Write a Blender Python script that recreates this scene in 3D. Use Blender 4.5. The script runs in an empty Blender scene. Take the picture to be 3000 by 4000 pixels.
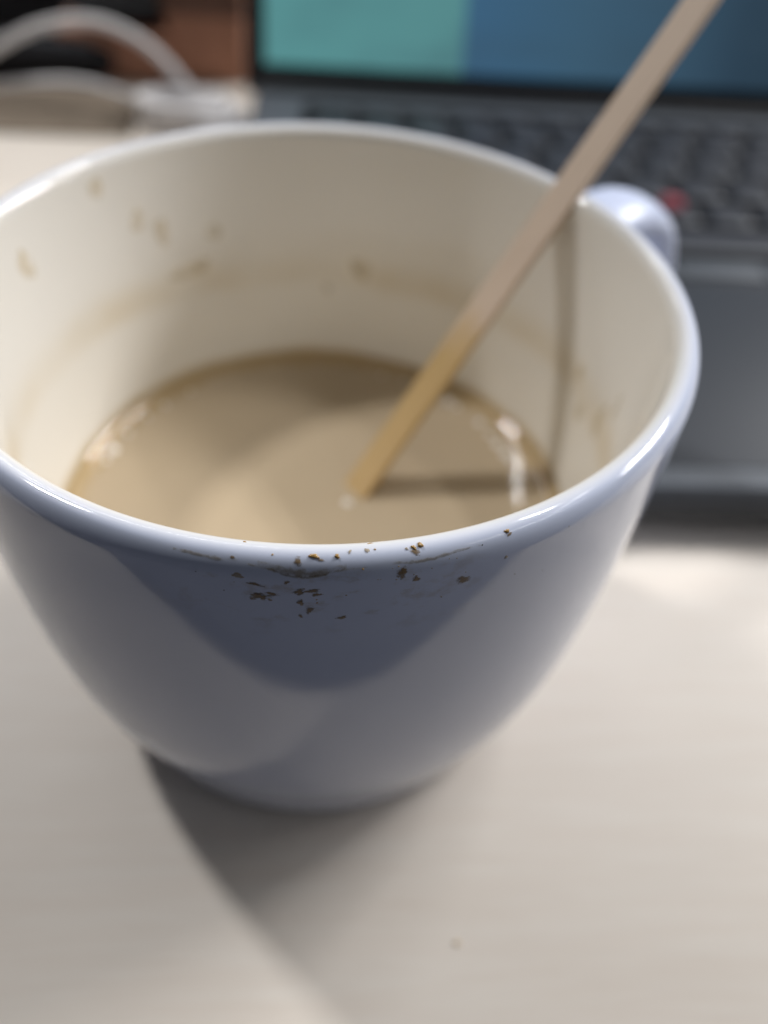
import bpy, bmesh, math, random
from mathutils import Vector, Matrix, noise

random.seed(7)
SC = bpy.context.scene
COL = SC.collection
MM = 0.001
R = math.radians

# ------------------------------------------------------------------ camera
cam_data = bpy.data.cameras.new("camera")
cam = bpy.data.objects.new("camera", cam_data)
COL.objects.link(cam)
SC.camera = cam
right = Vector((0.99702398, -0.05047093, 0.05827404)).normalized()
fwd = Vector((0.07700691, 0.68752302, -0.72206789)).normalized()
up = right.cross(fwd).normalized()
right = fwd.cross(up).normalized()
cam.matrix_world = Matrix.Translation((0.0, -0.10085, 0.13938)) @ Matrix((right, up, -fwd)).transposed().to_4x4()
cam_data.sensor_fit = 'VERTICAL'
cam_data.sensor_height = 24.0
cam_data.lens = 19.8
cam_data.clip_start = 0.002
cam_data.clip_end = 50
cam_data.dof.use_dof = True
cam_data.dof.focus_distance = 0.0815
cam_data.dof.aperture_fstop = 6.2

# ------------------------------------------------------------------ room light
world = bpy.data.worlds.new("World")
SC.world = world
world.use_nodes = True
bg = world.node_tree.nodes["Background"]
bg.inputs[0].default_value = (0.84, 0.93, 1.12, 1)
bg.inputs[1].default_value = 0.03


def area(name, az, el, dist, sx, sy, power, color, along):
    """an area lamp seen from the mug at azimuth / elevation, its long side along a compass direction"""
    ld = bpy.data.lights.new(name, 'AREA')
    ld.shape = 'RECTANGLE'
    ld.size, ld.size_y = sx, sy
    ld.energy = power
    ld.color = color
    o = bpy.data.objects.new(name, ld)
    COL.objects.link(o)
    h = dist * math.cos(R(el))
    o.location = (h * math.cos(R(az)), h * math.sin(R(az)), dist * math.sin(R(el)))
    o.rotation_euler = (0, 0, R(along))
    return o


WHITE = (0.99, 0.985, 0.985)
area("ceiling_lamp_left", 140, 54, 2.0, 0.24, 0.12, 18, WHITE, 140)
area("ceiling_tube_far_left", 117, 31, 2.8, 1.2, 0.10, 8, WHITE, 25)
area("ceiling_tube_back", 104, 42, 2.4, 0.8, 0.10, 3, WHITE, 25)
for off in (-0.06, 0.06):              # twin tubes of the fixture on the right
    t = area("ceiling_tube", 29, 39, 2.1, 0.7, 0.035, 18.5, WHITE, 118)
    t.location.x += off * math.cos(R(28))
    t.location.y += off * math.sin(R(28))
area("ceiling_tube_right", 42, 58, 1.9, 0.45, 0.06, 6.5, WHITE, 118)
area("ceiling_tube_right", 14, 32, 2.2, 0.9, 0.05, 16, WHITE, 118)
area("ceiling_tube_right", 4, 50, 2.0, 1.2, 0.05, 2, WHITE, 118)
area("front_fill_light", -28, 38, 2.1, 1.2, 0.05, 3.5, WHITE, 60)  # unseen fill, added to brighten the front of the desk

SC.view_settings.view_transform = 'Standard'
SC.view_settings.look = 'None'
SC.view_settings.exposure = 0.29
SC.view_settings.gamma = 1.0
SC.cycles.use_denoising = True
SC.cycles.max_bounces = 10
SC.cycles.sample_clamp_indirect = 20
SC.cycles.caustics_reflective = False


# ------------------------------------------------------------------ helpers
def tag(o, label=None, cat=None, group=None, kind=None):
    if label: o["label"] = label
    if cat: o["category"] = cat
    if group: o["group"] = group
    if kind: o["kind"] = kind
    return o


def empty(name, loc=(0, 0, 0), rz=0.0):
    o = bpy.data.objects.new(name, None)
    COL.objects.link(o)
    o.empty_display_size = 0.01
    o.location = [c * MM for c in loc]
    o.rotation_euler = (0, 0, rz)
    return o


def link(name, me, mat=None, parent=None, smooth=True):
    if mat is not None and len(me.materials) == 0:
        me.materials.append(mat)
    if smooth:
        for p in me.polygons: p.use_smooth = True
    o = bpy.data.objects.new(name, me)
    COL.objects.link(o)
    if parent: o.parent = parent
    return o


def mesh_from(verts, faces, name="mesh"):
    me = bpy.data.meshes.new(name)
    me.from_pydata([[c * MM for c in v] for v in verts], [], faces)
    me.update()
    return me


def from_bm(bm, name="mesh"):
    bmesh.ops.recalc_face_normals(bm, faces=bm.faces)
    me = bpy.data.meshes.new(name)
    bm.to_mesh(me)
    bm.free()
    return me


def rounded_box(x0, x1, y0, y1, z0, z1, bev=1.0, seg=3):
    bm = bmesh.new()
    bmesh.ops.create_cube(bm, size=1)
    for v in bm.verts:
        v.co = Vector(((x0 + x1) / 2 + v.co.x * (x1 - x0), (y0 + y1) / 2 + v.co.y * (y1 - y0), (z0 + z1) / 2 + v.co.z * (z1 - z0))) * MM
    if bev > 0:
        bmesh.ops.bevel(bm, geom=list(bm.edges), offset=bev * MM, segments=seg, profile=0.5, affect='EDGES')
    return from_bm(bm)


def lathe(profile, n=192):
    verts, faces = [], []
    rows = []
    for (r, z) in profile:
        if r < 1e-6:
            rows.append([len(verts)]); verts.append((0, 0, z))
        else:
            rows.append(list(range(len(verts), len(verts) + n)))
            for i in range(n):
                a = 2 * math.pi * i / n
                verts.append((r * math.cos(a), r * math.sin(a), z))
    for a, b in zip(rows, rows[1:]):
        for i in range(n):
            j = (i + 1) % n
            if len(a) == 1: faces.append((a[0], b[i], b[j]))
            elif len(b) == 1: faces.append((a[j], a[i], b[0]))
            else: faces.append((a[j], a[i], b[i], b[j]))
    return verts, faces


def catmull(pts, n=10):
    pts = [Vector(p) for p in pts]
    P = [pts[0] * 2 - pts[1]] + pts + [pts[-1] * 2 - pts[-2]]
    out = []
    for i in range(1, len(P) - 2):
        for k in range(n):
            t = k / n
            a, b, c, d = P[i - 1], P[i], P[i + 1], P[i + 2]
            out.append(0.5 * (2 * b + (c - a) * t + (2 * a - 5 * b + 4 * c - d) * t * t + (3 * b - a - 3 * c + d) * t ** 3))
    out.append(P[-2])
    return out


def sweep(path, section, n_section=16, upv=(0, 0, 1), cap=True):
    """sweep an ellipse (a, b) or a function of t giving (a, b) along a path (mm)"""
    verts, faces = [], []
    N = len(path)
    prev = None
    for i, p in enumerate(path):
        t = (path[min(i + 1, N - 1)] - path[max(i - 1, 0)]).normalized()
        if prev is None:
            s = t.cross(Vector(upv))
            if s.length < 1e-4: s = t.cross(Vector((1, 0, 0)))
        else:
            s = prev - t * prev.dot(t)
        s.normalize(); prev = s
        u = s.cross(t).normalized()
        a, b = section(i / (N - 1)) if callable(section) else section
        for k in range(n_section):
            w = 2 * math.pi * k / n_section
            verts.append(p + s * (a * math.cos(w)) + u * (b * math.sin(w)))
    for i in range(N - 1):
        for k in range(n_section):
            j = (k + 1) % n_section
            faces.append((i * n_section + k, i * n_section + j, (i + 1) * n_section + j, (i + 1) * n_section + k))
    if cap:
        faces.append(tuple(range(n_section - 1, -1, -1)))
        faces.append(tuple(range((N - 1) * n_section, N * n_section)))
    return mesh_from(verts, faces)


class NT:
    """small node-tree helper"""
    def __init__(self, name):
        self.m = bpy.data.materials.new(name)
        self.m.use_nodes = True
        self.t = self.m.node_tree
        self.p = self.t.nodes["Principled BSDF"]
        self.out = self.t.nodes["Material Output"]

    def n(self, kind, **kw):
        nd = self.t.nodes.new(kind)
        for k, v in kw.items():
            if k in nd.inputs: nd.inputs[k].default_value = v
            else: setattr(nd, k, v)
        return nd

    def l(self, a, b): self.t.links.new(a, b)

    def math(self, op, a, b=None, c=None):
        nd = self.n("ShaderNodeMath", operation=op)
        for i, x in enumerate((a, b, c)):
            if x is None: continue
            if hasattr(x, "is_linked"): self.l(x, nd.inputs[i])
            else: nd.inputs[i].default_value = x
        return nd.outputs[0]

    def mix(self, fac, a, b):
        nd = self.n("ShaderNodeMix", data_type='RGBA')
        for x, i in ((fac, 0), (a, 6), (b, 7)):
            if hasattr(x, "is_linked"): self.l(x, nd.inputs[i])
            else: nd.inputs[i].default_value = x if i == 0 else (*x, 1)
        return nd.outputs[2]

    def noise(self, vec, scale, detail=3, rough=0.5):
        nd = self.n("ShaderNodeTexNoise")
        nd.inputs["Scale"].default_value = scale
        nd.inputs["Detail"].default_value = detail
        nd.inputs["Roughness"].default_value = rough
        if vec is not None: self.l(vec, nd.inputs["Vector"])
        return nd.outputs[0]

    def coords(self, scale=None):
        tc = self.n("ShaderNodeTexCoord")
        if scale is None: return tc.outputs["Object"]
        mp = self.n("ShaderNodeMapping")
        mp.inputs["Scale"].default_value = scale
        self.l(tc.outputs["Object"], mp.inputs["Vector"])
        return mp.outputs[0]

    def ramp(self, fac, lo, hi):
        nd = self.n("ShaderNodeMapRange")
        nd.clamp = True
        nd.interpolation_type = 'SMOOTHSTEP'
        self.l(fac, nd.inputs[0])
        nd.inputs[1].default_value, nd.inputs[2].default_value = lo, hi
        return nd.outputs[0]

    def bump(self, h, strength, dist):
        nd = self.n("ShaderNodeBump")
        nd.inputs["Strength"].default_value = strength
        nd.inputs["Distance"].default_value = dist
        self.l(h, nd.inputs["Height"])
        self.l(nd.outputs[0], self.p.inputs["Normal"])


def plain(name, rgb, rough=0.5, spec=0.5, vary=0.12, scale=300, metal=0.0):
    k = NT(name)
    v = k.noise(k.coords(), scale, 4)
    k.l(k.mix(v, [c * (1 - vary) for c in rgb], [min(1, c * (1 + vary)) for c in rgb]), k.p.inputs["Base Color"])
    k.p.inputs["Roughness"].default_value = rough
    k.p.inputs["Specular IOR Level"].default_value = spec
    k.p.inputs["Metallic"].default_value = metal
    k.bump(k.noise(k.coords(), scale * 4, 2), 0.08, 0.0003)
    return k.m


# ------------------------------------------------------------------ materials
def make_ceramic(handle=False):
    k = NT("glazed_ceramic")
    sep = k.n("ShaderNodeSeparateXYZ")
    oc = k.coords()
    k.l(oc, sep.inputs[0])
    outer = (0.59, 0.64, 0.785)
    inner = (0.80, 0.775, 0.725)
    if handle:
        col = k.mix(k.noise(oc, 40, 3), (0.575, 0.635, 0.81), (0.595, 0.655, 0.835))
    else:
        at = k.n("ShaderNodeAttribute"); at.attribute_name = "inner"
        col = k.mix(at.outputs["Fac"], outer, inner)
        z = sep.outputs[2]
        wob = k.noise(k.coords((1, 1, 0.25)), 28, 3)
        zz = k.math('ADD', z, k.math('MULTIPLY', k.math('SUBTRACT', wob, 0.5), 0.007))
        # dried tide mark and thin coffee film left on the inside
        ring = k.math('MULTIPLY', k.ramp(zz, 0.0505, 0.054), k.math('SUBTRACT', 1.0, k.ramp(zz, 0.0545, 0.060)))
        film = k.math('SUBTRACT', 1.0, k.ramp(zz, 0.050, 0.064))
        edge = k.math('SUBTRACT', 1.0, k.ramp(zz, 0.0370, 0.0395))
        patch = k.ramp(k.noise(oc, 55, 4), 0.35, 0.7)
        inn = at.outputs["Fac"]
        f1 = k.math('MULTIPLY', k.math('MULTIPLY', ring, k.math('ADD', k.math('MULTIPLY', patch, 0.24), 0.13)), inn)
        f2 = k.math('MULTIPLY', k.math('MULTIPLY', film, 0.11), inn)
        f3 = k.math('MULTIPLY', k.math('MULTIPLY', edge, 0.75), inn)
        col = k.mix(f2, col, (0.62, 0.50, 0.27))
        col = k.mix(f1, col, (0.56, 0.42, 0.20))
        col = k.mix(f3, col, (0.47, 0.33, 0.13))
        # dirty drinking side: faint dried film below the lip on the outside
        ang = k.math('ARCTAN2', sep.outputs[0], k.math('MULTIPLY', sep.outputs[1], -1.0))
        side = k.math('SUBTRACT', 1.0, k.ramp(k.math('ABSOLUTE', k.math('SUBTRACT', ang, 0.03)), 0.12, 0.42))
        low = k.math('MULTIPLY', k.ramp(z, 0.0660, 0.0745), k.math('SUBTRACT', 1.0, k.ramp(z, 0.0775, 0.0787)))
        sm = k.ramp(k.noise(k.coords((1, 1, 1.6)), 260, 6, 0.65), 0.52, 0.68)
        f4 = k.math('MULTIPLY', k.math('MULTIPLY', k.math('MULTIPLY', side, low), sm), 0.36)
        f4 = k.math('MULTIPLY', f4, k.math('SUBTRACT', 1.0, inn))
        col = k.mix(f4, col, (0.30, 0.22, 0.11))
    k.l(col, k.p.inputs["Base Color"])
    k.p.inputs["Roughness"].default_value = 0.34 if handle else 0.075
    k.p.inputs["Specular IOR Level"].default_value = 0.52
    fine = k.math('ADD', k.noise(oc, 420, 3), k.math('MULTIPLY', k.noise(oc, 90, 2), 1.5))
    fine = k.math('ADD', fine, k.math('MULTIPLY', k.noise(oc, 26, 2), 8.0))
    k.bump(fine, 0.10, 0.00012)
    return k.m


M = {}
M["ceramic"] = make_ceramic()
M["ceramic_handle"] = make_ceramic(True)

k = NT("milky_coffee")
oc = k.coords()
sw = k.noise(oc, 45, 4)
body_c = k.mix(sw, (0.495, 0.395, 0.27), (0.525, 0.425, 0.30))
sp = k.n("ShaderNodeSeparateXYZ"); k.l(oc, sp.inputs[0])
rad = k.math('POWER', k.math('ADD', k.math('MULTIPLY', sp.outputs[0], sp.outputs[0]), k.math('MULTIPLY', sp.outputs[1], sp.outputs[1])), 0.5)
rn = k.math('ADD', rad, k.math('MULTIPLY', k.math('SUBTRACT', k.noise(oc, 160, 4, 0.6), 0.5), 0.006))
body_c = k.mix(k.math('MULTIPLY', k.ramp(rn, 0.0382, 0.0405), 0.7), body_c, (0.44, 0.315, 0.155))
k.l(body_c, k.p.inputs["Base Color"])
k.p.inputs["Roughness"].default_value = 0.045
k.p.inputs["IOR"].default_value = 1.36
k.bump(k.noise(oc, 30, 1), 0.03, 0.0004)
M["coffee"] = k.m

k = NT("bubble_glint")
k.p.inputs["Base Color"].default_value = (0.86, 0.82, 0.76, 1)  # near-white colour stands in for the bright glints on the bubbles
k.p.inputs["Roughness"].default_value = 0.04
k.p.inputs["IOR"].default_value = 1.8
M["bubble"] = k.m

k = NT("dried_coffee")
v = k.noise(k.coords(), 1500, 4)
k.l(k.mix(v, (0.33, 0.19, 0.055), (0.50, 0.32, 0.12)), k.p.inputs["Base Color"])
k.p.inputs["Roughness"].default_value = 0.22
k.bump(k.noise(k.coords(), 2500, 3), 0.4, 0.0002)
M["dried"] = k.m

k = NT("pale_dried_coffee")
v = k.noise(k.coords(), 1200, 4)
k.l(k.mix(v, (0.38, 0.27, 0.12), (0.52, 0.40, 0.22)), k.p.inputs["Base Color"])
k.p.inputs["Roughness"].default_value = 0.25
tr = k.n("ShaderNodeBsdfTransparent")
mx = k.n("ShaderNodeMixShader")
mx.inputs[0].default_value = 0.55
k.l(tr.outputs[0], mx.inputs[1]); k.l(k.p.outputs[0], mx.inputs[2]); k.l(mx.outputs[0], k.out.inputs[0])
M["pale_dried"] = k.m

k = NT("smeared_dried_coffee")
v = k.noise(k.coords(), 1300, 4)
k.l(k.mix(v, (0.17, 0.105, 0.045), (0.33, 0.23, 0.115)), k.p.inputs["Base Color"])
k.p.inputs["Roughness"].default_value = 0.3
sp = k.n("ShaderNodeAttribute"); sp.attribute_name = "spread"
nz = k.noise(k.coords((1, 1, 1.5)), 2100, 5, 0.7)
am = k.math('ADD', k.math('SUBTRACT', 1.18, sp.outputs["Fac"]), k.math('MULTIPLY', k.math('SUBTRACT', nz, 0.5), 2.6))
tr = k.n("ShaderNodeBsdfTransparent")
mx = k.n("ShaderNodeMixShader")
k.l(k.math('MULTIPLY', k.ramp(am, 0.10, 0.80), 0.80), mx.inputs[0])
k.l(tr.outputs[0], mx.inputs[1]); k.l(k.p.outputs[0], mx.inputs[2]); k.l(mx.outputs[0], k.out.inputs[0])
M["smear"] = k.m

k = NT("faint_dried_coffee")
v = k.noise(k.coords(), 700, 4)
k.l(k.mix(v, (0.66, 0.50, 0.25), (0.74, 0.60, 0.36)), k.p.inputs["Base Color"])
k.p.inputs["Roughness"].default_value = 0.2
tr = k.n("ShaderNodeBsdfTransparent")
mx = k.n("ShaderNodeMixShader")
mx.inputs[0].default_value = 0.4
k.l(k.math('MULTIPLY', k.ramp(v, 0.1, 0.8), 0.42), mx.inputs[0])
k.l(tr.outputs[0], mx.inputs[1]); k.l(k.p.outputs[0], mx.inputs[2]); k.l(mx.outputs[0], k.out.inputs[0])
M["faint_dried"] = k.m

k = NT("wet_film")
v = k.noise(k.coords(), 700, 3)
k.l(k.mix(v, (0.27, 0.205, 0.11), (0.42, 0.33, 0.19)), k.p.inputs["Base Color"])
k.p.inputs["Roughness"].default_value = 0.12
sp = k.n("ShaderNodeAttribute"); sp.attribute_name = "spread"
nz = k.noise(k.coords((1, 1, 1.4)), 900, 5, 0.65)
am = k.math('ADD', k.math('SUBTRACT', 1.0, sp.outputs["Fac"]), k.math('MULTIPLY', k.math('SUBTRACT', nz, 0.5), 2.4))
tr = k.n("ShaderNodeBsdfTransparent")
mx = k.n("ShaderNodeMixShader")
k.l(k.math('MULTIPLY', k.ramp(am, 0.1, 0.95), 0.5), mx.inputs[0])
k.l(tr.outputs[0], mx.inputs[1]); k.l(k.p.outputs[0], mx.inputs[2]); k.l(mx.outputs[0], k.out.inputs[0])
M["film"] = k.m

k = NT("bamboo_stirrer")            # object x runs along the stick from the tip, in metres
oc = k.coords()
sep = k.n("ShaderNodeSeparateXYZ"); k.l(oc, sep.inputs[0])
grain = k.noise(k.coords((1, 14, 14)), 120, 5, 0.6)
dry = k.mix(grain, (0.53, 0.40, 0.295), (0.68, 0.54, 0.415))
wet = k.mix(grain, (0.47, 0.315, 0.135), (0.58, 0.41, 0.20))
xx = k.math('ADD', sep.outputs[0], k.math('MULTIPLY', k.math('SUBTRACT', k.noise(k.coords((0.6, 3.0, 1)), 240, 3), 0.5), 0.018))
wf = k.math('SUBTRACT', 1.0, k.ramp(xx, 0.0265, 0.0385))
k.l(k.mix(wf, dry, wet), k.p.inputs["Base Color"])
ro = k.math('SUBTRACT', 0.6, k.math('MULTIPLY', wf, 0.3))
k.l(ro, k.p.inputs["Roughness"])
k.bump(grain, 0.25, 0.0003)
M["bamboo"] = k.m

k = NT("maple_laminate")
stretch = k.coords((1.5, 15, 1))
g1 = k.noise(stretch, 20, 6, 0.65)
g2 = k.noise(k.coords((3, 60, 1)), 20, 4, 0.6)
g3 = k.noise(k.coords((1, 2.2, 1)), 9, 3)
c1 = k.mix(k.ramp(g1, 0.30, 0.72), (0.725, 0.65, 0.57), (0.755, 0.695, 0.62))
c2 = k.mix(k.math('MULTIPLY', k.ramp(g2, 0.50, 0.78), 0.22), c1, (0.55, 0.46, 0.37))
c3 = k.mix(k.math('MULTIPLY', k.ramp(g3, 0.4, 0.65), 0.30), c2, (0.62, 0.55, 0.475))
k.l(c3, k.p.inputs["Base Color"])
k.p.inputs["Roughness"].default_value = 0.46
k.p.inputs["Specular IOR Level"].default_value = 0.4
k.bump(g2, 0.05, 0.0003)
M["desk"] = k.m

M["edge_band"] = plain("desk_edge_band", (0.50, 0.43, 0.35), 0.45)
M["carpet"] = plain("dark_carpet", (0.17, 0.18, 0.23), 0.95, 0.1, 0.5, 90)
M["laptop"] = plain("graphite_plastic", (0.085, 0.096, 0.112), 0.55, 0.3, 0.06, 900)
M["laptop_front"] = plain("graphite_trim", (0.05, 0.055, 0.062), 0.5)
M["key"] = plain("black_key_plastic", (0.038, 0.041, 0.050), 0.38, 0.5, 0.1, 900)
M["well"] = plain("keyboard_well", (0.007, 0.007, 0.009), 0.7, 0.2)
M["pad"] = plain("touchpad_plastic", (0.034, 0.039, 0.048), 0.5, 0.3, 0.05, 900)
M["bezel"] = plain("black_bezel", (0.010, 0.010, 0.012), 0.45)
M["red"] = plain("red_rubber", (0.25, 0.035, 0.055), 0.75)
M["cable"] = plain("white_cable_plastic", (0.72, 0.70, 0.70), 0.4)
M["plug"] = plain("white_gloss_plastic", (0.78, 0.79, 0.81), 0.3)
M["brown"] = plain("brown_cardboard", (0.42, 0.215, 0.145), 0.8, 0.2, 0.35, 30)
M["brown_shaded"] = plain("shaded_brown_cardboard", (0.15, 0.085, 0.066), 0.8, 0.2, 0.3, 30)  # the box's brown with shade put into the colour
M["black_cloth"] = plain("black_cloth", (0.03, 0.03, 0.033), 0.9, 0.15)
M["grey_cloth"] = plain("slate_grey_cloth", (0.027, 0.028, 0.033), 0.9, 0.2, 0.3, 40)
M["taupe"] = plain("flat_taupe", (0.21, 0.17, 0.13), 0.9, 0.2, 0.25, 60)
M["crumb"] = plain("brown_crumb", (0.60, 0.48, 0.32), 0.8)

k = NT("laptop_screen")             # object x across the display, z up it
sep = k.n("ShaderNodeSeparateXYZ"); k.l(k.coords(), sep.inputs[0])
cr = k.n("ShaderNodeValToRGB")
cr.color_ramp.interpolation = 'LINEAR'
els = cr.color_ramp.elements
stops = [(0.0, (0.090, 0.262, 0.268)), (0.262, (0.086, 0.238, 0.244)), (0.2665, (0.040, 0.110, 0.195)), (0.42, (0.040, 0.096, 0.152)),
         (0.55, (0.034, 0.076, 0.120)), (0.64, (0.021, 0.046, 0.074)), (0.80, (0.017, 0.034, 0.052)), (1.0, (0.03, 0.03, 0.035))]
while len(els) < len(stops): els.new(0.5)
for e, (p, c) in zip(els, stops):
    e.position = p; e.color = (*c, 1)
k.l(k.math('DIVIDE', sep.outputs[0], 0.288), cr.inputs[0])
blocks = k.noise(k.coords((1, 1, 2.5)), 22, 2)
emc = k.mix(k.math('MULTIPLY', k.ramp(blocks, 0.45, 0.7), 0.25), cr.outputs[0], (0.035, 0.07, 0.10))
k.p.inputs["Base Color"].default_value = (0.006, 0.006, 0.007, 1)
k.p.inputs["Roughness"].default_value = 0.35
k.l(emc, k.p.inputs["Emission Color"])
k.p.inputs["Emission Strength"].default_value = 0.84
M["screen"] = k.m

# ------------------------------------------------------------------ floor and desk
fl = link("floor", mesh_from([(-6000, -6000, -720), (6000, -6000, -720), (6000, 6000, -720), (-6000, 6000, -720)], [(0, 1, 2, 3)]), M["carpet"], smooth=False)
tag(fl, kind="structure")

desk = link("desk", rounded_box(-700, 900, -75.5, 640, -25, 0, 1.2, 3), M["desk"])
desk.data.polygons[0].use_smooth = True
tag(desk, "pale maple laminate desk top with faint grain under the mug and the laptop", "desk")
eb = link("edge_band", rounded_box(-699, 899, -76.4, -75.6, -23.5, -1.5, 0.2, 1), M["edge_band"], desk)


# ------------------------------------------------------------------ mug
def hermite(zk, rk, z):
    n = len(zk)
    def slope(i):
        if i == 0: return (rk[1] - rk[0]) / (zk[1] - zk[0])
        if i == n - 1: return (rk[-1] - rk[-2]) / (zk[-1] - zk[-2])
        return (rk[i + 1] - rk[i - 1]) / (zk[i + 1] - zk[i - 1])
    i = max(0, min(n - 2, next((j for j in range(n - 1) if z <= zk[j + 1]), n - 2)))
    h = zk[i + 1] - zk[i]; t = (z - zk[i]) / h
    return ((2 * t ** 3 - 3 * t * t + 1) * rk[i] + (t ** 3 - 2 * t * t + t) * h * slope(i)
            + (-2 * t ** 3 + 3 * t * t) * rk[i + 1] + (t ** 3 - t * t) * h * slope(i + 1))


ZK = [0.25, 4.8, 11.1, 20.7, 31.8, 45.3, 59.6, 71.5, 76.7]
RK = [38.7, 40.4, 42.3, 45.3, 47.4, 48.85, 49.85, 50.5, 50.6]
TOP = 79.5
# outer profile from the crown of the lip outwards and down; arc length 0 on the crown
outer_prof = []
for i in range(16):
    a = R(90 - 90 * i / 15)
    outer_prof.append((48.8 + 1.8 * math.cos(a), 76.7 + 2.8 * math.sin(a)))
for i in range(1, 41):
    z = 76.7 + (0.25 - 76.7) * i / 40
    outer_prof.append((hermite(ZK, RK, z), z))
ARC = [0.0]
for a, b in zip(outer_prof, outer_prof[1:]):
    ARC.append(ARC[-1] + math.hypot(b[0] - a[0], b[1] - a[1]))
inner_prof = []
for i in range(1, 13):
    a = R(90 + 90 * i / 12)
    inner_prof.append((48.8 + 1.8 * math.cos(a), 77.5 + 2.0 * math.sin(a)))
INZ = [5.5, 7.0, 14.0, 26.0, 36.3, 55.0, 77.5]
INR = [18.0, 28.0, 36.5, 40.2, 41.6, 44.4, 47.0]
for i in range(1, 31):
    z = 77.5 + (5.5 - 77.5) * i / 30
    inner_prof.append((hermite(INZ, INR, z), z))
prof = [(0, 1.2), (29, 1.2), (33, 1.2), (34.2, 0.1), (37.8, 0.0), (38.4, 0.06)] + outer_prof[::-1] + inner_prof + [(9, 5.1), (0, 5.0)]
v, f = lathe(prof, 224)
mug_me = mesh_from(v, f)
att = mug_me.attributes.new("inner", 'FLOAT', 'POINT')
for i, p in enumerate(mug_me.vertices):
    rr = math.hypot(p.co.x, p.co.y) / MM; z = p.co.z / MM
    if z > 77.4: w = min(1.0, max(0.0, (49.5 - rr) / 2.0))
    elif z > 4.9 and rr < hermite(INZ, INR, max(5.5, z)) + 0.3 and z < 77.5: w = 1.0
    else: w = 0.0
    att.data[i].value = w
mug = link("mug", mug_me, M["ceramic"])
tag(mug, "large white glazed mug with coffee stains on its lip at the desk front", "mug")

HA = R(37)
hd = Vector((math.cos(HA), math.sin(HA), 0))
hp = [(49.0, 66.0), (54.0, 68.2), (62.0, 69.6), (70.0, 68.6), (76.5, 64.0), (80.0, 56.0), (79.8, 46.5), (74.2, 37.0), (67.5, 29.5), (59.5, 25.5), (52.5, 23.5), (45.2, 22.8)]
path = catmull([hd * r + Vector((0, 0, z)) for r, z in hp], 6)
side = hd.cross(Vector((0, 0, 1)))


def strap(path, wa, tb, n=20):
    verts, faces = [], []
    N = len(path)
    for i, p in enumerate(path):
        t = (path[min(i + 1, N - 1)] - path[max(i - 1, 0)]).normalized()
        u = side.cross(t).normalized()
        e = i / (N - 1)
        fl_ = 1 + 0.35 * max(0, 1 - e / 0.12) ** 2 + 0.35 * max(0, 1 - (1 - e) / 0.12) ** 2
        for k in range(n):
            w = 2 * math.pi * k / n
            cx, sy = math.cos(w), math.sin(w)
            cx = math.copysign(abs(cx) ** 0.95, cx)
            verts.append(p + side * (wa * fl_ * cx) + u * (tb * fl_ * sy))
    for i in range(N - 1):
        for k in range(n):
            j = (k + 1) % n
            faces.append((i * n + k, i * n + j, (i + 1) * n + j, (i + 1) * n + k))
    return mesh_from(verts, faces)


hm = strap(path, 6.8, 3.6)
link("handle", hm, M["ceramic_handle"], mug)


def on_outer(az, s):
    """point, outward normal, tangents on the mug's outside: azimuth in degrees, arc length (mm) from the crown of the lip"""
    if s < 0:
        a = 90 + (-s) / 1.9 * 57.3
        r, z = 48.8 + 1.8 * math.cos(R(a)), 77.5 + 2.0 * math.sin(R(a))
        nr, nz = math.cos(R(a)), math.sin(R(a))
    else:
        i = next(j for j in range(len(ARC) - 1) if s <= ARC[j + 1])
        t = (s - ARC[i]) / (ARC[i + 1] - ARC[i])
        (r0, z0), (r1, z1) = outer_prof[i], outer_prof[i + 1]
        r, z = r0 + (r1 - r0) * t, z0 + (z1 - z0) * t
        d = Vector((r1 - r0, z1 - z0)).normalized()
        nr, nz = -d.y, d.x
    c, s_ = math.cos(R(az)), math.sin(R(az))
    return Vector((r * c, r * s_, z)), Vector((nr * c, nr * s_, nz))


def on_inner(az, z):
    r = hermite(INZ, INR, z)
    sl = (hermite(INZ, INR, z + 0.5) - hermite(INZ, INR, z - 0.5))
    n2 = Vector((-1.0, sl)).normalized()
    c, s_ = math.cos(R(az)), math.sin(R(az))
    return Vector((r * c, r * s_, z)), Vector((n2.x * c, n2.x * s_, n2.y))


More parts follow.
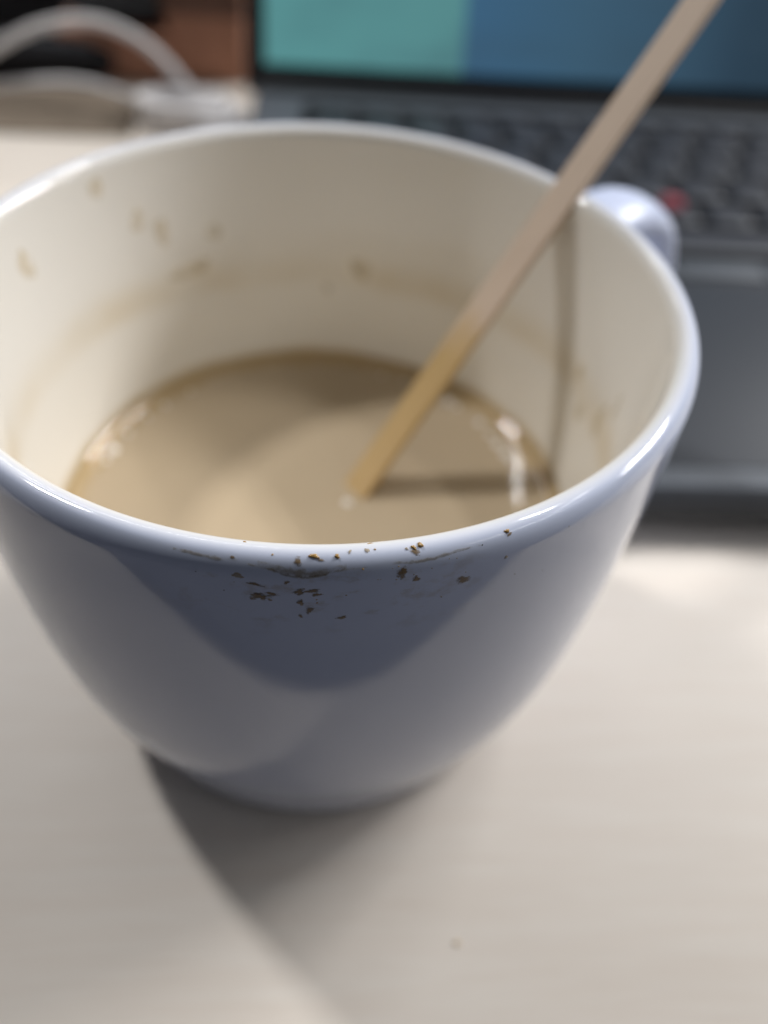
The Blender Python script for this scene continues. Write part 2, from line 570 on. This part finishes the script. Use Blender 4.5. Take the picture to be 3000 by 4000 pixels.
def blob(surface, az, s, wid, hei, thick, mat, name="coffee_stain", seed=0, rough=0.35, rot=0.0, rings=5, n=22, rref=49.5, tail=0.0):
    """a dried splash: irregular low mound that follows the mug's surface"""
    rnd = random.Random(seed)
    ph = [rnd.uniform(0, 6.28) for _ in range(4)]
    verts, faces = [], []
    sgn = 1.0
    def put(x, y, h):
        x2 = x * math.cos(rot) - y * math.sin(rot); y2 = x * math.sin(rot) + y * math.cos(rot)
        P, N = surface(az + math.degrees(x2 / rref), s - y2 if surface is on_outer else s + y2)
        return P + N * h
    def edge(a):
        e = 1 + rough * (0.55 * math.sin(2 * a + ph[0]) + 0.5 * math.sin(3 * a + ph[1]) + 0.35 * math.sin(5 * a + ph[2]) + 0.25 * math.sin(9 * a + ph[3]))
        if tail: e *= 1 + tail * max(0, -math.sin(a)) ** 3
        return e
    verts.append(put(0, 0, thick))
    for i in range(1, rings + 1):
        q = i / rings
        for k_ in range(n):
            a = 2 * math.pi * k_ / n
            e = 1 + (edge(a) - 1) * q
            x, y = wid / 2 * q * e * math.cos(a), hei / 2 * q * e * math.sin(a)
            h = thick * math.sqrt(max(0, 1 - q * q)) * (1 + 0.35 * noise.noise(Vector((x * 3 + seed, y * 3, seed * 1.7))))
            verts.append(put(x, y, h - 0.004 if i == rings else h))
    for k_ in range(n):
        faces.append((0, 1 + k_, 1 + (k_ + 1) % n))
    for i in range(1, rings):
        a0, b0 = 1 + (i - 1) * n, 1 + i * n
        for k_ in range(n):
            j = (k_ + 1) % n
            faces.append((a0 + k_, b0 + k_, b0 + j, a0 + j))
    me = mesh_from(verts, faces)
    at_ = me.attributes.new("spread", 'FLOAT', 'POINT')
    for i in range(len(verts)):
        at_.data[i].value = 0.0 if i == 0 else ((i - 1) // n + 1) / rings
    return link(name, me, mat, mug)


D, PD, SM = M["dried"], M["pale_dried"], M["smear"]
# outside and lip: az, arc, width, height (mm), thickness, material
outside = [
    # droplets caught on the lip
    (-90.5, 0.62, 0.95, 0.55, 0.20, D), (-89.9, 0.95, 0.85, 0.50, 0.05, SM), (-88.0, 0.66, 0.52, 0.50, 0.18, D),
    (-86.6, 0.25, 0.30, 0.46, 0.14, PD), (-84.7, 0.22, 0.50, 0.58, 0.12, PD), (-83.8, 0.18, 0.20, 0.24, 0.10, D),
    (-92.2, 1.15, 0.95, 1.0, 0.05, SM), (-78.7, 0.28, 0.62, 0.56, 0.26, D), (-79.5, 0.42, 0.62, 0.42, 0.16, D), (-80.3, 0.46, 0.36, 0.30, 0.12, PD),
    (-79.4, 0.9, 1.1, 0.8, 0.03, SM), (-68.3, 0.85, 0.56, 0.48, 0.16, D), (-68.2, 1.25, 0.8, 0.5, 0.03, SM),
    # smears below it
    (-96.4, 5.9, 2.3, 1.5, 0.03, SM), (-96.3, 5.9, 1.6, 1.1, 0.04, SM), (-95.0, 5.4, 1.4, 0.7, 0.02, SM),
    (-92.0, 6.6, 0.95, 1.0, 0.03, SM), (-91.9, 6.5, 0.6, 0.6, 0.04, SM), (-90.7, 4.75, 1.9, 0.8, 0.03, SM), (-90.2, 5.3, 1.2, 0.6, 0.03, SM),
    (-92.1, 4.9, 1.5, 1.2, 0.02, SM), (-91.0, 7.8, 1.0, 1.25, 0.03, SM), (-87.4, 9.2, 1.2, 0.7, 0.025, SM), (-87.2, 9.1, 0.6, 0.5, 0.03, SM),
    (-81.0, 2.9, 1.4, 1.6, 0.03, SM), (-80.8, 2.7, 0.8, 0.9, 0.03, SM), (-79.3, 4.0, 1.1, 0.9, 0.03, SM), (-73.6, 5.6, 1.8, 1.5, 0.02, SM),
    (-99.2, 1.2, 0.6, 0.4, 0.03, SM), (-93.4, 3.5, 0.7, 0.7, 0.03, SM),
    (-98.6, 3.1, 1.2, 0.7, 0.02, PD),
    (-96.8, 4.1, 1.9, 0.6, 0.02, SM), (-92.0, 8.8, 0.5, 0.8, 0.02, SM),
    (-95.3, 6.4, 0.45, 0.4, 0.06, PD), (-68.5, 3.9, 0.5, 0.45, 0.06, PD), (-98.3, -0.75, 0.45, 0.26, 0.06, D), (-84.2, -0.85, 0.6, 0.26, 0.06, D),
]
for i, (az, s, w, h, t, m) in enumerate(outside):
    blob(on_outer, az, s, w * 0.92, h * 0.92, t, m, seed=i + 3, rough=0.34, rot=random.uniform(-0.5, 0.5), n=20 if w > 0.6 else 14, rings=4)
# clinging film of liquid under the lip, and pinholes in the glaze
def ribbon(pts, wid, name, seed, mat):
    """a thin wavy dried edge running round the mug: pts are (azimuth, arc length)"""
    path = catmull([(p[0], p[1], 0) for p in pts], 8)
    verts, faces, sp = [], [], []
    n = 6
    for i, p in enumerate(path):
        e = i / (len(path) - 1)
        w = wid * (0.45 + 0.55 * math.sin(math.pi * min(1, max(0, e)))) * (1 + 0.5 * noise.noise(Vector((i * 0.35, seed, 0))))
        for k_ in range(n + 1):
            q = k_ / n
            P, N = on_outer(p.x, p.y + w * (q - 0.5) + 0.10 * noise.noise(Vector((i * 0.5, seed + 3, 0))))
            verts.append(P + N * (0.012 + 0.02 * math.sin(math.pi * q)))
            sp.append(max(abs(q - 0.6) * 1.7, abs(e - 0.5) * 1.5))
    for i in range(len(path) - 1):
        for k_ in range(n):
            a0 = i * (n + 1) + k_
            faces.append((a0, a0 + n + 1, a0 + n + 2, a0 + 1))
    me = mesh_from(verts, faces)
    at_ = me.attributes.new("spread", 'FLOAT', 'POINT')
    for i, v_ in enumerate(sp): at_.data[i].value = v_
    return link(name, me, mat, mug)


ribbon([(-97.5, 1.7), (-96.0, 1.9), (-94.8, 2.1), (-93.4, 2.55), (-91.8, 2.75), (-90.2, 2.65), (-88.6, 2.2), (-87.0, 1.95), (-84.5, 1.85)], 0.40, "coffee_film", 4, M["film"])
ribbon([(-96.5, 1.45), (-94.0, 1.9), (-91.8, 2.2), (-89.5, 2.1), (-87.0, 1.6)], 1.1, "coffee_film", 9, M["film"])
ribbon([(-83.0, 1.5), (-80.5, 1.75), (-78.5, 1.8), (-75.0, 1.5), (-71.0, 1.35)], 0.45, "coffee_film", 14, M["film"])
ribbon([(-106.0, 1.3), (-103.5, 1.35), (-101.0, 1.5), (-98.5, 1.35)], 0.5, "coffee_film", 19, M["film"])
for az, s in ((-103.2, 3.4), (-71.6, 1.5), (-90.4, 2.6), (-100.3, 5.6), (-62.0, 9.0), (-66.5, 7.4)):
    blob(on_outer, az, s, 0.17, 0.15, 0.015, M["bezel"], name="glaze_pinhole", seed=int(s * 10), rough=0.3, rings=2, n=9)
rnd = random.Random(5)
for i in range(18):                    # small fixed bumps of dried milk round the drinking side
    az = rnd.gauss(-82, 11); s = abs(rnd.gauss(3.2, 2.6)) + 0.4
    w = rnd.uniform(0.10, 0.22)
    blob(on_outer, az, s, w, w * rnd.uniform(0.7, 1.2), w * 0.25, PD if rnd.random() < 0.7 else D, seed=200 + i, rough=0.3, rings=3, n=10)
# inside: blurred splashes on the wall (az, z from desk, w, h)
inside = [(139.3, 75.6, 2.2, 3.0), (131.7, 68.2, 2.2, 3.0), (126.8, 65.4, 2.6, 3.6), (114.8, 63.0, 2.4, 2.8), (160.9, 70.8, 2.6, 4.2),
          (79.7, 54.9, 3.6, 3.4), (122.5, 56.9, 5.5, 2.2), (118.5, 57.4, 3.0, 1.8), (0.2, 54.7, 2.2, 5.0), (-4.0, 60.0, 1.2, 4.0), (88.0, 50.5, 1.4, 1.6), (9.0, 51.0, 2.0, 4.0), (14.0, 56.0, 1.6, 3.0)]
for i, (az, z, w, h) in enumerate(inside):
    blob(on_inner, az, z, w * 1.15, h * 1.1, 0.05, M["faint_dried"], name="coffee_drop", seed=400 + i, rough=0.22, rref=44, tail=0.25)

# ------------------------------------------------------------------ coffee
CZ = 35.8
cp = [(0, CZ)]
for r in (6, 12, 18, 24, 30, 34, 37, 38.6): cp.append((r, CZ))
for i in range(1, 13):
    q = i / 12
    cp.append((38.6 + 2.95 * q, CZ + 1.15 * (q ** 2.6)))
cp += [(41.2, CZ - 0.5), (40.6, CZ - 6), (39.4, CZ - 12), (34.0, 12.5), (25, 8.0), (0, 7.2)]
v, f = lathe(cp[::-1], 160)
cof = link("coffee", mesh_from(v, f), M["coffee"])
tag(cof, "milky brown coffee half filling the white mug", "coffee")


def dome(x, y, dia, height, name="bubble", base=CZ):
    verts, faces = [(x, y, base + height)], []
    n, rings = 18, 6
    for i in range(1, rings + 1):
        q = i / rings
        for k_ in range(n):
            a = 2 * math.pi * k_ / n
            verts.append((x + dia / 2 * q * math.cos(a), y + dia / 2 * q * math.sin(a), base + height * (1 - q * q) - (0.02 if i == rings else 0)))
    for k_ in range(n): faces.append((0, 1 + k_, 1 + (k_ + 1) % n))
    for i in range(1, rings):
        a0, b0 = 1 + (i - 1) * n, 1 + i * n
        for k_ in range(n):
            j = (k_ + 1) % n
            faces.append((a0 + k_, b0 + k_, b0 + j, a0 + j))
    return link(name, mesh_from(verts, faces), M["bubble"], cof)


for x, y, d, h in ((25.0, 27.4, 2.0, 0.8), (26.6, 25.9, 1.3, 0.5), (30.6, 21.4, 1.9, 0.75), (32.0, 17.8, 1.5, 0.6), (33.2, 15.2, 2.1, 0.85), (34.4, 12.4, 2.4, 0.95), (35.0, 10.2, 1.5, 0.6),
                   (36.4, 6.4, 1.1, 0.45), (4.9, 0.0, 1.8, 0.7), (-36.6, 12.6, 2.3, 0.9), (-37.2, 9.8, 1.1, 0.4), (-34.6, 17.0, 1.0, 0.4), (-31.8, 21.8, 0.9, 0.35), (-29.0, 25.4, 1.1, 0.4), (-24.8, 29.6, 0.8, 0.3),
                   (12.6, 35.6, 0.9, 0.35), (17.0, 33.9, 0.8, 0.3)):
    dome(x, y, d, h)

# ------------------------------------------------------------------ stirrer
T = Vector((6.6, 3.2, CZ)); Cc = Vector((40.4, 28.2, 80.55))
ax = (Cc - T).normalized()
tang = Vector((-math.sin(R(35)), math.cos(R(35)), 0)) * -1
wd = (tang - ax * tang.dot(ax)).normalized()
nn = wd.cross(ax).normalized()
if nn.z < 0: nn = -nn
rotm = Matrix((ax, wd, nn)).transposed().to_4x4()
bm = bmesh.new()
Ls, wh, th = 142.0, 2.65, 0.65
start = -7.0
outline = []
for i in range(9):
    a = R(90 + 180 * i / 8)
    outline.append((start + 2.6 + 2.6 * math.cos(a), wh * math.sin(a)))
for i in range(1, 24): outline.append((start + 2.6 + (Ls - 5.2) * i / 24, -wh + 0.05 * math.sin(i * 0.9)))
for i in range(9):
    a = R(-90 + 180 * i / 8)
    outline.append((start + Ls - 2.6 + 2.6 * math.cos(a), wh * math.sin(a)))
for i in range(23, 0, -1): outline.append((start + 2.6 + (Ls - 5.2) * i / 24, wh + 0.05 * math.sin(i * 1.3)))
lo = [bm.verts.new(Vector((x, y, -th)) * MM) for x, y in outline]
face = bm.faces.new(lo)
ex = bmesh.ops.extrude_face_region(bm, geom=[face])
bmesh.ops.translate(bm, verts=[g for g in ex["geom"] if isinstance(g, bmesh.types.BMVert)], vec=(0, 0, 2 * th * MM))
rim_edges = [e for e in bm.edges if abs(e.verts[0].co.z - e.verts[1].co.z) < 1e-6]
bmesh.ops.bevel(bm, geom=rim_edges, offset=0.18 * MM, segments=2, affect='EDGES')
st = link("coffee_stirrer", from_bm(bm), M["bamboo"], smooth=False)
st.matrix_world = Matrix.Translation(T * MM) @ rotm
tag(st, "flat wooden stirring stick standing in the coffee and leaning on the mug rim", "stirrer")

# ------------------------------------------------------------------ laptop
lap = empty("laptop", (-32.3, 28.9, 0), R(-2))
tag(lap, "open dark grey laptop with a red pointing stick behind the mug", "laptop")
WL, DL, HZ = 300.0, 226.0, 14.0
link("base", rounded_box(0, WL, 1.0, DL, 3.2, HZ, 1.6, 3), M["laptop"], lap)
link("front_trim", rounded_box(4, WL - 4, 0.3, 3.0, 5.0, 9.5, 0.5, 2), M["laptop_front"], lap)
for x in (24, WL - 24):
    for y in (16, DL - 20):
        v, f = lathe([(0, 0), (5.5, 0), (6, 0.5), (6, 3.4), (0, 3.4)], 20)
        o = link("rubber_foot", mesh_from(v, f), M["bezel"], lap); o.location = (x * MM, y * MM, 0)
link("keyboard_well", rounded_box(19, 283, 98.4, 203.5, HZ - 0.6, HZ + 0.25, 0.2, 1), M["well"], lap)
link("touchpad", rounded_box(98, 196, 8, 86.5, HZ - 0.5, HZ + 0.28, 0.25, 2), M["pad"], lap)
for x0, x1 in ((98, 133), (134, 160), (161, 196)):
    link("mouse_button", rounded_box(x0, x1, 88.8, 97.6, HZ - 0.5, HZ + 0.9, 0.5, 2), M["laptop"], lap)
# palm rest seam
link("palm_rest_seam", rounded_box(2, WL - 2, 87.0, 88.2, HZ - 0.5, HZ + 0.12, 0.05, 1), M["bezel"], lap)
link("hinge_bar", rounded_box(2, WL - 2, 212, 221, HZ - 0.5, HZ + 2.4, 1.0, 2), M["bezel"], lap)

key_cache = {}


def key_mesh(w, h):
    kk = (round(w, 2), round(h, 2))
    if kk in key_cache: return key_cache[kk]
    def ring(wx, hy, z, r_top, r_bot):
        out = []
        for (sx, sy, r, a0) in ((1, 1, r_top, 0), (-1, 1, r_top, 90), (-1, -1, r_bot, 180), (1, -1, r_bot, 270)):
            for i in range(3):
                a = R(a0 + 45 * i)
                out.append((sx * (wx / 2 - r) + r * math.cos(a), sy * (hy / 2 - r) + r * math.sin(a), z))
        return out
    rings = [ring(w, h, 0, 1.0, 2.0), ring(w - 0.5, h - 0.4, 2.1, 1.0, 2.4), ring(w - 1.4, h - 1.2, 2.55, 1.0, 2.4), ring(w - 7, h - 6, 2.25, 1.0, 1.6)]
    vs = sum(rings, []); fs = []
    for i in range(len(rings) - 1):
        for k_ in range(12):
            j = (k_ + 1) % 12
            fs.append((i * 12 + k_, i * 12 + j, (i + 1) * 12 + j, (i + 1) * 12 + k_))
    fs.append(tuple(range(36, 48)))
    key_cache[kk] = mesh_from(vs, fs, "key")
    key_cache[kk].materials.append(M["key"])
    for p in key_cache[kk].polygons: p.use_smooth = True
    return key_cache[kk]


PITCH, U0, V0 = 17.5, 22.0, 99.0
rows = [[1, 1, 1, 1.25, 5.0, 1.0, 1.0, 1.0, 1, 1, 0.7],
        [2.3] + [1] * 10 + [2.6],
        [2.03] + [1] * 11 + [1.87],
        [1.58] + [1] * 12 + [1.32],
        [1.0] + [1] * 12 + [1.9],
        [1.0] + [0.93] * 12 + [0.9, 0.9]]
for ri, row in enumerate(rows):
    hh = 10.5 if ri == 5 else PITCH
    u = U0
    for w in row:
        if ri == 1 and False: pass
        kw = w * PITCH - 3.8
        o = bpy.data.objects.new("key", key_mesh(kw, hh - 3.6))
        COL.objects.link(o)
        o.parent = lap
        o.location = ((u + w * PITCH / 2) * MM, (V0 + ri * PITCH + hh / 2 - 1) * MM, (HZ + 0.1) * MM)
        u += w * PITCH
v, f = lathe([(0, 5.2), (1.6, 5.1), (3.0, 4.6), (3.9, 3.6), (4.1, 2.6), (3.6, 2.0), (2.4, 1.5), (2.2, 0)], 28)
o = link("pointing_stick", mesh_from(v, f), M["red"], lap)
tag(o, "red rubber pointing stick")
o.location = (140.5 * MM, 129.0 * MM, HZ * MM)

# lid: local x across, z up the lid, tilted back 20 degrees about the hinge
lid_me = rounded_box(-4.5, WL + 2, 0, 6.5, -3, 196, 2.2, 3)
lid = link("lid", lid_me, M["bezel"], lap)
lid.location = (0, 219 * MM, HZ * MM)
lid.rotation_euler = (R(-20), 0, 0)
dm = rounded_box(0, 288, -0.25, 0.6, 0, 172, 0.1, 1)
disp = link("display", dm, M["screen"], lid, smooth=False)
disp.location = (3.2 * MM, 0, 7.4 * MM)

# ------------------------------------------------------------------ cables behind the mug
def coil(cx, cy, ra, rb, turns, rad, rise, parent):
    pts = []
    n = int(turns * 14)
    for i in range(n + 1):
        a = 2 * math.pi * turns * i / n
        w = 1 + 0.12 * math.sin(a * 0.37 + 1.0)
        pts.append(Vector((cx + ra * w * math.cos(a) + 1.5 * math.sin(a * 0.61), cy + rb * w * math.sin(a), rad + rise * i / n + 1.3 * (1 + math.sin(a * 0.8 + 2)))))
    link("coil", sweep(pts, (rad, rad), 10), M["cable"], parent)


def cable(pts, rad, label, plug_at):
    e = empty("white_cable", (0, 0, 0))
    tag(e, label, "cable", "white cables behind the mug")
    link("cord", sweep(catmull(pts, 10), (rad, rad), 14), M["cable"], e)
    a, b = Vector(plug_at[0]), Vector(plug_at[1])
    pth = [a + (b - a) * t for t in (0, .04, .3, .7, .9, 1.0)]
    link("plug", sweep(pth, lambda t: (rad * (1.6 if t < .8 else 1.2), rad * (1.6 if t < .8 else 1.2)), 16), M["plug"], e)
    return e


c1 = cable([(-48.5, 249, 5.0), (-54.0, 250, 14.0), (-66.4, 251, 26.0), (-83.0, 251, 32.6), (-103.0, 251, 30.2), (-120.0, 251, 22.5), (-140.0, 252, 10.5), (-158.0, 254, 3.6), (-190.0, 258, 2.9), (-250.0, 262, 2.9)],
      1.9, "white cable arching highest above the desk, upper loop left of the laptop", ((-46.6, 244.5, 3.9), (-48.9, 249.6, 6.0)))
coil(-52, 240, 16, 8, 3.2, 2.2, 7.0, c1)
c2 = cable([(-60.5, 246, 3.6), (-68.0, 248, 4.2), (-77.0, 249, 7.6), (-88.0, 250, 10.2), (-101.0, 250, 11.0), (-124.0, 249, 8.6), (-150.0, 246, 4.8), (-180.0, 240, 2.7), (-240.0, 228, 2.7)],
      1.8, "white cable bending low over the desk, lower loop left of the laptop", ((-55.0, 244.0, 3.6), (-61.5, 246.2, 3.6)))
coil(-42, 236, 11, 7, 2.1, 2.1, 4.0, c2)

# ------------------------------------------------------------------ things at the back of the desk
fo = link("taupe_strip", rounded_box(-300, -72, 227, 276, 0, 1.8, 0.8, 2), M["taupe"])  # thin slab that makes a darker taupe band across the desk
tag(fo, "flat taupe strip lying across the desk under the white cables", "felt pad")

bx = empty("cardboard_box", (-47, 308, 0), R(-1))
tag(bx, "tall brown cardboard box standing right beside the laptop screen", "box")
link("body", rounded_box(-16, 15.5, -22, 24, 0, 78, 1.0, 2), M["brown"], bx)
link("shade_panel", rounded_box(-16.6, 16.1, -23.4, -22.3, 26, 79, 0.3, 1), M["brown_shaded"], bx)  # dark sheet painting the shade on the upper front of the box

lb = empty("cardboard_box", (-86, 308, 0), R(2))
tag(lb, "low reddish brown cardboard box carrying the black sleeve behind the white cables", "box")
link("body", rounded_box(-22, 22, -24, 24, 0, 17, 1.0, 2), M["brown"], lb)
link("lid", rounded_box(-22.6, 22.6, -24.6, 24.6, 17.1, 19.0, 0.6, 2), M["brown"], lb)

sl = empty("black_sleeve", (-84, 306, 19.0), R(3))
tag(sl, "black cloth sleeve lying on the low brown box behind the cables", "sleeve")
bm = bmesh.new()
bmesh.ops.create_icosphere(bm, subdivisions=4, radius=1)
for vv in bm.verts:
    n_ = noise.noise(vv.co * 2.1 + Vector((4, 1, 0)))
    c = vv.co
    sx = math.copysign(abs(c.x) ** 0.7, c.x); sy = math.copysign(abs(c.y) ** 0.7, c.y); sz = math.copysign(abs(c.z) ** 0.7, c.z)
    vv.co = Vector((sx * 23 * (1 + 0.05 * n_), sy * 18, 8.0 + sz * 8.0 * (1 + 0.12 * n_) * (1 + 0.35 * sx))) * MM
link("body", from_bm(bm), M["black_cloth"], sl)
link("zip", sweep(catmull([(-18, -17.2, 7.0), (0, -18.4, 8.0), (18, -17.0, 9.5)], 8), (0.9, 0.9), 8), M["laptop_front"], sl)

pou = empty("black_pouch", (-124, 286, 0), R(-3))
tag(pou, "black cloth pouch lying on the desk at the left edge behind the cables", "pouch")
bm = bmesh.new()
bmesh.ops.create_icosphere(bm, subdivisions=4, radius=1)
for vv in bm.verts:
    n_ = noise.noise(vv.co * 2.3)
    c = vv.co
    sx = math.copysign(abs(c.x) ** 0.75, c.x); sy = math.copysign(abs(c.y) ** 0.75, c.y); sz = math.copysign(abs(c.z) ** 0.8, c.z)
    vv.co = Vector((sx * 38 * (1 + 0.06 * n_) if c.x > 0 else sx * 46, sy * 11, 8.0 + sz * 8.0 * (1 + 0.1 * n_) * (1 + 0.15 * sx))) * MM
link("body", from_bm(bm), M["black_cloth"], pou)
link("zip", sweep(catmull([(-36, -4, 13.5), (-16, -5, 15.4), (10, -5, 15.6), (32, -3, 13.8)], 8), (1.2, 0.8), 8), M["laptop_front"], pou)

gr = empty("grey_bag", (-162, 352, 0), R(3))
tag(gr, "slate grey cloth bag standing behind the black pouch", "bag")
link("body", rounded_box(-85, 58, -18, 30, 0, 120, 10, 5), M["grey_cloth"], gr)
link("strap", sweep(catmull([(-60, -20, 80), (-20, -22, 60), (20, -21, 58), (50, -19, 66)], 8), (1.8, 6.0), 10), M["black_cloth"], gr)

# ------------------------------------------------------------------ crumb on the desk
bm = bmesh.new()
bmesh.ops.create_icosphere(bm, subdivisions=3, radius=1)
for vv in bm.verts:
    n_ = 1 + 0.3 * noise.noise(vv.co * 2.1)
    vv.co = Vector((vv.co.x * 0.48 * n_, vv.co.y * 0.36 * n_, 0.14 + vv.co.z * 0.15 * n_)) * MM
cr_ = link("crumb", from_bm(bm), M["crumb"])
cr_.location = (0.0215, -0.0600, 0)
tag(cr_, "tiny brown crumb on the bare desk in front of the mug", "crumb")
